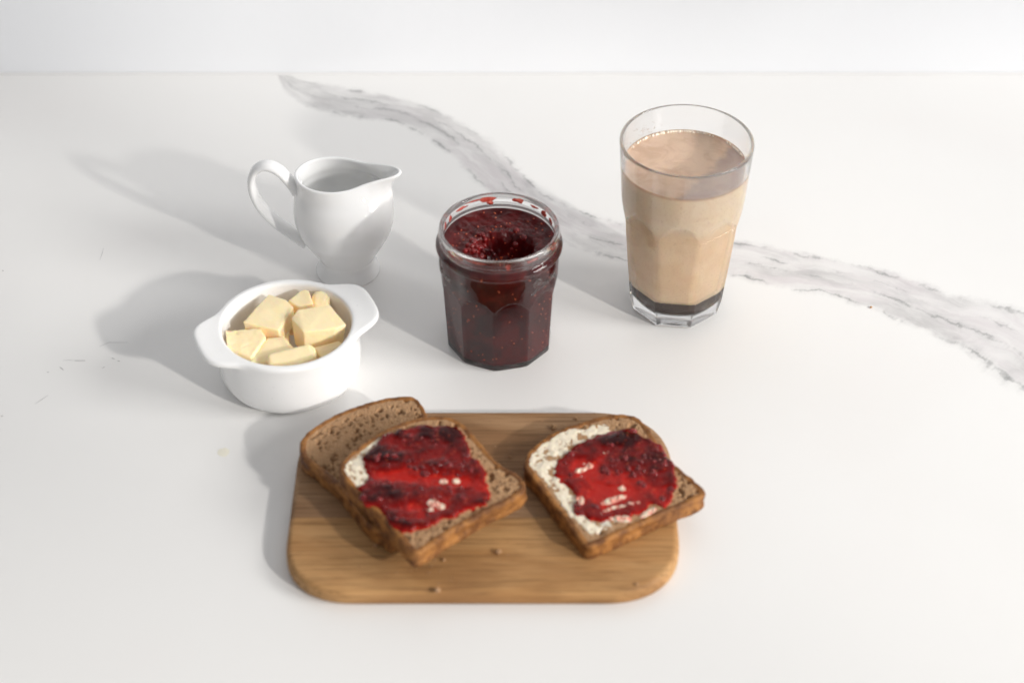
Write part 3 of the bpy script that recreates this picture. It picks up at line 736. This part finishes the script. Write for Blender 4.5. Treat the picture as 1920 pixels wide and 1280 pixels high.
def build_board():
    xl = at(539, 1010, BT*.6).x; xr = at(1272, 1000, BT*.6).x
    yt = at(900, 769, BT).y; yb = at(850, 1126, BT*.35).y
    cx, cy = (xl+xr)/2, (yt+yb)/2; a, b = (xr-xl)/2, (yt-yb)/2
    root = thing('cutting_board', (cx, cy, 0), 'rounded rectangular wooden board of two brown planks under the bread', 'board')
    nseg = 64; ol = []
    for rc, a0 in ((.052, 0), (.052, 90), (.046, 180), (.050, 270)):
        for k in range(nseg//2+1):
            t = R(a0+90*k/(nseg//2)); p = 2.35
            c_, s_ = math.cos(t), math.sin(t); sx_ = 1 if a0 in (0, 270) else -1; sy_ = 1 if a0 < 180 else -1
            ol.append((sx_*(a-rc)+rc*math.copysign(abs(c_)**(2/p), c_), sy_*(b-rc)+rc*math.copysign(abs(s_)**(2/p), s_)))
    q = np.array(ol+ol[:1]); L = np.concatenate([[0], np.cumsum(np.linalg.norm(np.diff(q, axis=0), axis=1))])
    ss = np.linspace(0, L[-1], 200, endpoint=False); ol = np.stack([np.interp(ss, L, q[:, k]) for k in range(2)], 1)
    nrm = np.roll(ol, -1, 0)-np.roll(ol, 1, 0); nrm = np.stack([nrm[:, 1], -nrm[:, 0]], 1); nrm /= np.linalg.norm(nrm, axis=1)[:, None]
    prof = [(.0022, 0), (.0009, .0006), (.0001, .002), (0, .005), (.0002, BT-.0032), (.0011, BT-.0012), (.0028, BT-.0002), (.0045, BT)]
    split = at(700, 970, BT).y-cy
    mats = [mat_wood('grey_brown_acacia_plank', (.385, .230, .122), (.305, .165, .077), (.20, .10, .044), .9), mat_wood('honey_acacia_plank', (.51, .290, .122), (.41, .212, .080), (.255, .122, .045), 4.3)]
    for k in range(2):
        bm = bmesh.new(); prev = None; first = None
        for ins, z in prof:
            ring = [bm.verts.new((p[0]-q[0]*ins, p[1]-q[1]*ins, z)) for p, q in zip(ol, nrm)]
            if prev:
                for j in range(200): bm.faces.new((prev[j], prev[(j+1) % 200], ring[(j+1) % 200], ring[j]))
            else: first = ring
            prev = ring
        bm.faces.new(prev); bm.faces.new(first[::-1])
        g = bm.verts[:]+bm.edges[:]+bm.faces[:]
        yy = split + (.00012 if k == 0 else -.00012)
        r = bmesh.ops.bisect_plane(bm, geom=g, plane_co=(0, yy, 0), plane_no=(0, 1, 0), clear_inner=(k == 0), clear_outer=(k == 1))
        ed = [e for e in r['geom_cut'] if isinstance(e, bmesh.types.BMEdge)]
        bmesh.ops.contextual_create(bm, geom=ed)
        bmesh.ops.recalc_face_normals(bm, faces=bm.faces)
        o = from_bm('plank', bm, mats[k], root); o.data.set_sharp_from_angle(angle=R(40))
        o['label'] = ('greyish brown rear plank', 'honey coloured front plank')[k]
build_board()

# ---------------------------------------------------------------- bread
def mat_crumb():
    m = NT('brown_bread_crumb'); c = m.coord()
    v = m.n('TexVoronoi', Scale=620.); m.l(c, v.inputs['Vector'])
    dn = m.n('Mix', data_type='VECTOR')
    fine = m.noise(900, 4, .65, c)
    col = m.mix(m.noise(45, 4, .6, c), (.47, .285, .155), (.37, .205, .100))
    col = m.mix(m.math('MULTIPLY', m.maprange(fine, .50, .68), .55), col, (.56, .37, .22))
    pore = m.n('Attribute', attribute_name='pore').outputs['Fac']
    col = m.mix(m.math('MULTIPLY', pore, .5), col, (.20, .085, .025))
    h = m.math('ADD', m.math('MULTIPLY', v.outputs['Distance'], .9), fine)
    return m.set(Base_Color=col, Roughness=.85, Specular_IOR_Level=.2, Subsurface_Weight=.15, Subsurface_Radius=(.003, .0018, .001), Subsurface_Scale=.6,
                 Normal=m.bump(h, .8, .0009))
def mat_crust():
    m = NT('baked_brown_crust'); c = m.coord()
    n = m.noise(120, 5, .65, c)
    col = m.mix(m.maprange(n, .35, .65), (.125, .043, .010), (.37, .158, .040))
    col = m.mix(m.math('MULTIPLY', m.maprange(m.noise(38, 3, .6, c), .52, .7), .6), col, (.12, .042, .012))
    return m.set(Base_Color=col, Roughness=.6, Specular_IOR_Level=.35, Normal=m.bump(m.math('ADD', n, m.noise(600, 3, .6, c)), .7, .0010))
def mat_spread_butter():
    m = NT('spread_butter'); c = m.coord()
    return m.set(Base_Color=m.mix(m.noise(240, 3, .6, c), (.80, .70, .53), (.84, .76, .61)), Roughness=.4, Subsurface_Weight=.3, Subsurface_Radius=(.003, .002, .001), Subsurface_Scale=.5,
                 Normal=m.bump(m.noise(500, 2, .5, c), .25, .0006))
def mat_spread_jam():
    m = NT('spread_berry_jam'); c = m.coord()
    th = m.n('Attribute', attribute_name='thickness').outputs['Fac']
    n1 = m.noise(150, 4, .6, c)
    t = m.math('ADD', th, m.math('MULTIPLY', m.math('SUBTRACT', n1, .5), .35))
    col = m.mix(m.maprange(t, .12, .48), (.40, .011, .006), (.17, .004, .003))
    col = m.mix(m.maprange(t, .50, .95), col, (.030, .001, .0015))
    sd = m.maprange(m.noise(520, 1, .5, c), .66, .72)
    col = m.mix(m.math('MULTIPLY', sd, .35), col, (.62, .10, .04))
    h = m.math('ADD', m.math('MULTIPLY', m.noise(230, 4, .6, c, .5), 1.3), m.noise(640, 2, .5, c))
    return m.set(Base_Color=col, Roughness=.045, IOR=1.42, Specular_IOR_Level=.24, Subsurface_Weight=.25, Subsurface_Radius=(.005, .0007, .0005), Subsurface_Scale=.6,
                 Normal=m.bump(h, .08, .0010))
CRUMB, CRUST, SBUT, SJAM = mat_crumb(), mat_crust(), mat_spread_butter(), mat_spread_jam()
BRT = .0125                                    # thickness of a slice
class Slice:
    def __init__(s, outline, planepts, label, seed):
        pts = [at(*p) for p in planepts]
        n = (pts[1]-pts[0]).cross(pts[2]-pts[0]); n.normalize()
        if n.z < 0: n = -n
        s.p0, s.n, s.seed = pts[0], n, seed
        W = [at_plane(u, v, s.p0, n) for u, v in outline]
        c = sum(W, Vector())/len(W); s.c = c
        s.ex = Vector((1, 0, 0))-n*n.x; s.ex.normalize(); s.ey = n.cross(s.ex)
        s.root = thing('bread_slice', c-n*BRT, label, 'bread', 'slices of brown bread on the board')
        from mathutils import Matrix
        s.root.rotation_euler = Matrix((s.ex, s.ey, n)).transposed().to_euler()
        s.ol = closed_spline([s.loc(p) for p in W], 300)
        s.build()
    def loc(s, p):
        d = p-s.c; return (d.dot(s.ex), d.dot(s.ey))
    def px(s, u, v): return s.loc(at_plane(u, v, s.p0, s.n))
    def undul(s, x, y):
        p = Vector((x, y, s.seed)); return .0007*mn.noise(p*35)
    def build(s):
        ol = s.ol; N = 300; rnd = np.random.RandomState(s.seed)
        nrm = np.roll(ol, -1, 0)-np.roll(ol, 1, 0); nrm = np.stack([nrm[:, 1], -nrm[:, 0]], 1); nrm /= np.linalg.norm(nrm, axis=1)[:, None]
        if ((ol*nrm).sum(1)).mean() < 0: nrm = -nrm
        cen = ol.mean(0)
        inner = ol-nrm*.0034
        fr = np.linspace(1, 0.012, 88)
        P = np.concatenate([cen+(inner-cen)*f for f in fr])
        # pores: round and oval holes, denser toward the rim
        npore = 800; k = rnd.randint(0, N, npore); f = np.sqrt(rnd.uniform(.0, .97, npore)); pc = cen+(inner[k]-cen)*f[:, None]
        pr_ = np.exp(rnd.normal(math.log(.00074), .45, npore)); el = rnd.uniform(.55, 1, npore); an = rnd.uniform(0, PI, npore)
        dz = np.zeros(len(P)); pore = np.zeros(len(P))
        for i in range(npore):
            d = P-pc[i]; m = (np.abs(d[:, 0]) < .004) & (np.abs(d[:, 1]) < .004); d = d[m]
            ca, sa = math.cos(an[i]), math.sin(an[i]); q = np.hypot((d[:, 0]*ca+d[:, 1]*sa)/pr_[i], (-d[:, 0]*sa+d[:, 1]*ca)/(pr_[i]*el[i]))
            h = 1-sstep(.45, 1.15, q); dz[m] = np.minimum(dz[m], -h*min(.0026, pr_[i]*1.9)); pore[m] = np.maximum(pore[m], h)
        V = []
        for i, p in enumerate(P):
            v = Vector((p[0], p[1], s.seed)); z = BRT + s.undul(*p) + dz[i] + .00022*mn.noise(v*900) + .00018*mn.noise(v*420)
            V.append((p[0], p[1], z))
        s.topz = (P, dz)
        nr = len(fr); Fc = [(i*N+j, i*N+(j+1) % N, (i+1)*N+(j+1) % N, (i+1)*N+j) for i in range(nr-1) for j in range(N)]
        V.append((cen[0], cen[1], BRT)); Fc += [(len(V)-1, (nr-1)*N+j, (nr-1)*N+(j+1) % N) for j in range(N)]
        b0 = len(V); V += [(p[0], p[1], .0004) for p in inner]; V.append((cen[0], cen[1], .0004)); c0 = len(V)-1
        Fc += [(c0, b0+(j+1) % N, b0+j) for j in range(N)]
        o = link_mesh('crumb', V, Fc, CRUMB, s.root)
        add_attr(o, 'pore', np.concatenate([pore, np.zeros(len(V)-len(P))]))
        # the crust band
        t = BRT; prof = [(-.0044, t-.0009), (-.0034, t+.0002), (-.0014, t+.0004), (-.0004, t+.0001), (.0001, t-.0007), (.0003, t-.0022), (.0001, t*.66), (-.0001, t*.5), (.0001, t*.33), (.0003, .002), (.0001, .0008), (-.0006, .0001), (-.0022, 0), (-.0030, .0008)]
        prof = smooth_tab(prof, 3)
        def fn(i, j):
            ins, z = prof[i]; p = ol[j]; q = nrm[j]; v = Vector((p[0], p[1], z*1.3+s.seed))
            e = .00075*mn.noise(v*170)+.0009*mn.noise(v*45)+.00035*mn.noise(v*520)
            o_ = ins+e*(1 if ins > -.0015 else .3)
            return (p[0]+q[0]*o_, p[1]+q[1]*o_, z+(s.undul(*p) if z > t*.7 else 0)+.0003*mn.noise(v*400)*(1 if z > .001 else 0))
        V, Fc = rings(len(prof), N, fn)
        link_mesh('crust', V, Fc, CRUST, s.root)
    def lumps(s, jam, n, seed):
        rnd = random.Random(seed); bm = bmesh.new(); me = jam.data; th = me.attributes['thickness'].data
        from mathutils import Matrix
        cand = [i for i in range(len(me.vertices)-1) if th[i].value > .30]
        for _ in range(n//2):
            p = me.vertices[rnd.choice(cand)].co; r = rnd.uniform(.0013, .0025)
            bmesh.ops.create_icosphere(bm, subdivisions=3, radius=r, matrix=Matrix.Translation(p+Vector((0, 0, -r*.42))) @ Matrix.Diagonal((rnd.uniform(.9, 1.5), rnd.uniform(.9, 1.4), .85, 1)))
        for v in bm.verts: v.co += Vector((mn.noise(v.co*500), mn.noise(v.co*500+Vector((5, 0, 0))), mn.noise(v.co*500+Vector((0, 5, 0)))))*.0004
        for _ in range(n):
            i = rnd.choice(cand); p = me.vertices[i].co
            for _k in range(rnd.choice((1, 1, 2, 3))):
                q = p+Vector((rnd.gauss(0, .0011), rnd.gauss(0, .0011), 0)); r = rnd.uniform(.0005, .0013)
                bmesh.ops.create_icosphere(bm, subdivisions=2, radius=r, matrix=Matrix.Translation(q+Vector((0, 0, -r*.25))) @ Matrix.Diagonal((rnd.uniform(.9, 1.3), rnd.uniform(.9, 1.3), .85, 1)))
        o = from_bm('jam_lumps', bm, LUMP, s.root); o['kind'] = 'stuff'
    def patch(s, name, poly, mat, H, amp, freq, seed, edge=.0006, lift=0., nr=46, N=200, thick=False, bands=None, label=None):
        ol = closed_spline([s.px(u, v) for u, v in poly], N); cen = ol.mean(0)
        fr = [1.0, .995]+list(np.linspace(.985, .02, nr-2)); V = []; T = []
        for f in fr:
            for j in range(N):
                p0 = ol[j]; v = Vector((p0[0], p0[1], seed*2.3)); wv = 1+(.06*mn.noise(v*90)+.05*mn.noise(v*260))*1.
                p = cen+(p0-cen)*f*wv; q = Vector((p[0], p[1], seed*1.1))
                prof = 1 if f < .9 else math.sqrt(max(0, 1-((f-.9)/.1)**2))
                lump = mn.noise(q*freq) + .55*mn.noise(q*freq*2.3) + (.12 if thick else .3)*mn.noise(q*freq*6)
                h = H*(1+amp*lump)
                if bands:
                    for (bu, bv, ru, rv, dh) in bands:
                        bx = s.px(bu, bv); e = ((p[0]-bx[0])/ru)**2+((p[1]-bx[1])/rv)**2
                        h += dh*math.exp(-e)
                if thick: h = max(h, .00035+.00025*lump)
                h = h*prof if h > 0 else h
                z = BRT+s.undul(*p)+lift+(h if f < .999 else -.0012)
                V.append((p[0], p[1], z)); T.append(max(0, min(1, h/.0032)))
        n = len(fr); Fc = [(i*N+j, i*N+(j+1) % N, (i+1)*N+(j+1) % N, (i+1)*N+j) for i in range(n-1) for j in range(N)]
        V.append(tuple(np.mean([V[(n-1)*N+j] for j in range(N)], axis=0))); T.append(.5)
        Fc += [(len(V)-1, (n-1)*N+j, (n-1)*N+(j+1) % N) for j in range(N)]
        o = link_mesh(name, V, Fc, mat, s.root)
        if thick: add_attr(o, 'thickness', T)
        if label: o['label'] = label
        return o
def mat_stained():
    m = NT('jam_stained_butter'); c = m.coord()
    return m.set(Base_Color=m.mix(m.maprange(m.noise(420, 3, .6, c), .40, .62), (.84, .74, .58), (.78, .27, .20)), Roughness=.25, Subsurface_Weight=.4, Subsurface_Radius=(.003, .001, .0008), Subsurface_Scale=.6)
SSTR = mat_stained()
# plain slice lying on the board
TZ = BT+BRT+.0002
s1 = Slice([(563,838),(572,815),(605,790),(650,768),(705,750),(750,744),(782,748),(798,768),(808,800),(850,850),(895,905),(905,930),(880,950),(800,985),(735,1008),(716,998),(700,990),(682,974),(668,955),(638,918),(595,880),(568,858)],
           [(600,850,TZ),(750,800,TZ),(690,980,TZ)], 'plain brown bread slice with dark crust, half under the left jam slice', 3)
zt = TZ+BRT+.0010
s2 = Slice([(637,882),(644,862),(680,832),(720,806),(770,787),(815,780),(850,784),(876,802),(905,835),(935,866),(968,886),(985,903),(984,918),(960,936),(900,966),(840,1002),(797,1030),(778,1036),(762,1024),(735,992),(705,962),(678,932),(648,902)],
           [(640,880,zt+.0018),(985,905,zt-.0005),(780,1035,zt-.0010)], 'bread slice covered with red jam lying on top of the plain slice', 5)
s3 = Slice([(983,868),(990,848),(1020,822),(1065,800),(1115,784),(1160,777),(1192,782),(1214,800),(1236,834),(1262,866),(1296,896),(1319,918),(1318,930),(1290,944),(1230,968),(1170,996),(1122,1018),(1100,1022),(1088,1010),(1062,978),(1035,945),(1006,905),(987,882)],
           [(990,870,TZ),(1310,920,TZ+.0006),(1100,1015,TZ)], 'right hand bread slice with jam and white butter, its corner overhanging the board', 8)
s2.patch('butter_spread', [(642,885),(655,862),(690,836),(720,815),(745,810),(720,850),(705,890),(690,915),(672,915),(655,905)], SBUT, .00022, 3.0, 160, 3, lift=-.0001, nr=80, N=300)
j2 = s2.patch('jam_spread', [(672,918),(690,898),(682,870),(690,850),(715,822),(750,808),(790,800),(835,800),(862,806),(876,830),(884,852),(902,868),(912,890),(917,920),(912,942),(890,955),(850,968),(810,985),(770,998),(740,992),(722,965),(695,948),(680,935)], SJAM, .0019, .62, 95, 5, thick=True, nr=90, N=320,
         bands=[(760,895,.030,.0055,-.0016), (880,905,.022,.006,-.0013), (812,955,.020,.007,-.0012), (700,850,.02,.01,.0012), (850,825,.016,.010,.0012), (900,950,.014,.006,.0013), (690,925,.016,.006,.0010), (765,985,.02,.004,.0008)])
for i, (u, v, a, b) in enumerate(((832,904,9,4),(855,903,8,4),(812,944,12,7),(826,951,9,6),(806,957,8,4))):
    s2.patch('butter_streak', [(u+a*math.cos(t), v+b*math.sin(t)) for t in np.linspace(0, 2*PI, 9)[:-1]], SSTR, .0008, 1.1, 500, i+9, lift=.0004, nr=16, N=48)
s3.patch('butter_spread', [(990,868),(1005,838),(1045,812),(1100,800),(1150,795),(1150,830),(1100,870),(1090,930),(1120,985),(1150,990),(1110,1000),(1080,975),(1050,940),(1020,900)], SBUT, .00022, 3.0, 150, 13, lift=-.0001, nr=110, N=360)
j3 = s3.patch('jam_spread', [(1035,885),(1050,862),(1080,835),(1130,815),(1185,806),(1200,818),(1235,832),(1250,852),(1263,880),(1266,905),(1258,935),(1248,952),(1225,945),(1200,962),(1170,970),(1130,978),(1095,972),(1075,962),(1082,940),(1070,915),(1048,902)], SJAM, .0016, .66, 95, 15, thick=True, nr=90, N=320,
         bands=[(1100,880,.014,.010,-.0016), (1150,930,.030,.010,-.0015), (1200,900,.02,.008,-.0009), (1160,830,.028,.007,.0014), (1240,880,.012,.012,.0012), (1180,860,.012,.01,.0008)])
for i, (u, v, a, b, r_) in enumerate(((1090,882,14,4,-.35),(1106,874,7,5,0),(1135,849,6,4,0),(1157,860,5,9,-.2),(1166,917,7,4,0),(1150,938,26,5,-.30),(1178,948,24,4,-.2),(1120,968,18,5,.1),(1160,972,24,6,.1),(1215,962,18,4,-.5),(1087,940,8,9,.3),(1145,955,16,3,-.3))):
    s3.patch('butter_streak', [(u+a*math.cos(t)*math.cos(r_)-b*math.sin(t)*math.sin(r_), v+a*math.cos(t)*math.sin(r_)+b*math.sin(t)*math.cos(r_)) for t in np.linspace(0, 2*PI, 11)[:-1]], SSTR, .0007, 1.5, 420, i+29, lift=.0003, nr=18, N=64)

s2.lumps(j2, 55, 4); s3.lumps(j3, 40, 6)

# ---------------------------------------------------------------- crumbs
def crumb(u, v, z, s, label, sd):
    p = at(u, v, z); bm = bmesh.new(); bmesh.ops.create_icosphere(bm, subdivisions=3, radius=s)
    for q in bm.verts:
        q.co = q.co*(1+.45*mn.noise(q.co/s*1.1+Vector((sd, 0, 0)))+.2*mn.noise(q.co/s*3+Vector((sd, 5, 0)))); q.co.z *= .7
    mz = min(q.co.z for q in bm.verts)
    for q in bm.verts: q.co.z -= mz
    o = from_bm('bread_crumb', bm, CRUMB, loc=(p.x, p.y, z)); tag(o, label, 'crumb', 'bread crumbs scattered round the slices')
crumb(1038, 803, BT, .0020, 'largest crumb, behind the right bread slice near the back edge of the board', 1)
crumb(1080, 786, BT, .0010, 'tiny crumb near the back edge of the board beside the right slice', 2)
crumb(957, 857, BT, .0009, 'dark speck sized crumb on the board between the two jam slices', 3)
crumb(935, 1036, BT, .0017, 'pale crumb alone on the front plank between the two jam slices', 4)
crumb(704, 1024, BT, .0013, 'dark crumb in the shadow under the plain slice', 5)
crumb(820, 1108, BT, .0018, 'flat pale crumb on the front edge of the board', 6)
crumb(832, 1050, BT, .0010, 'small crumb just in front of the left jam slice', 7)
crumb(1194, 1096, BT, .0009, 'tiny crumb at the front right corner of the board', 8)
crumb(868, 994, BT, .0013, 'crumb at the foot of the front crust of the left jam slice', 9)
crumb(1633, 577, 0, .0009, 'orange brown crumb on the counter at the near edge of the vein', 10)

def fine_crumbs():
    rnd = random.Random(21); bm = bmesh.new()
    from mathutils import Matrix
    for u0, v0, su, sv, n in ((800, 1070, 60, 14, 16), (940, 1000, 50, 30, 10), (1060, 790, 60, 10, 8), (940, 840, 40, 30, 8), (700, 1050, 40, 20, 6), (1150, 1070, 60, 12, 6)):
        for _ in range(n):
            p = at(rnd.gauss(u0, su), rnd.gauss(v0, sv), BT); r = rnd.uniform(.00018, .00055)
            bmesh.ops.create_icosphere(bm, subdivisions=1, radius=r, matrix=Matrix.Translation(p+Vector((0, 0, r*.5))) @ Matrix.Diagonal((rnd.uniform(.7, 1.5), 1, .6, 1)))
    o = from_bm('fine_crumbs', bm, CRUMB); tag(o, 'fine bread crumbs dusted over the wooden board', kind='stuff')
fine_crumbs()
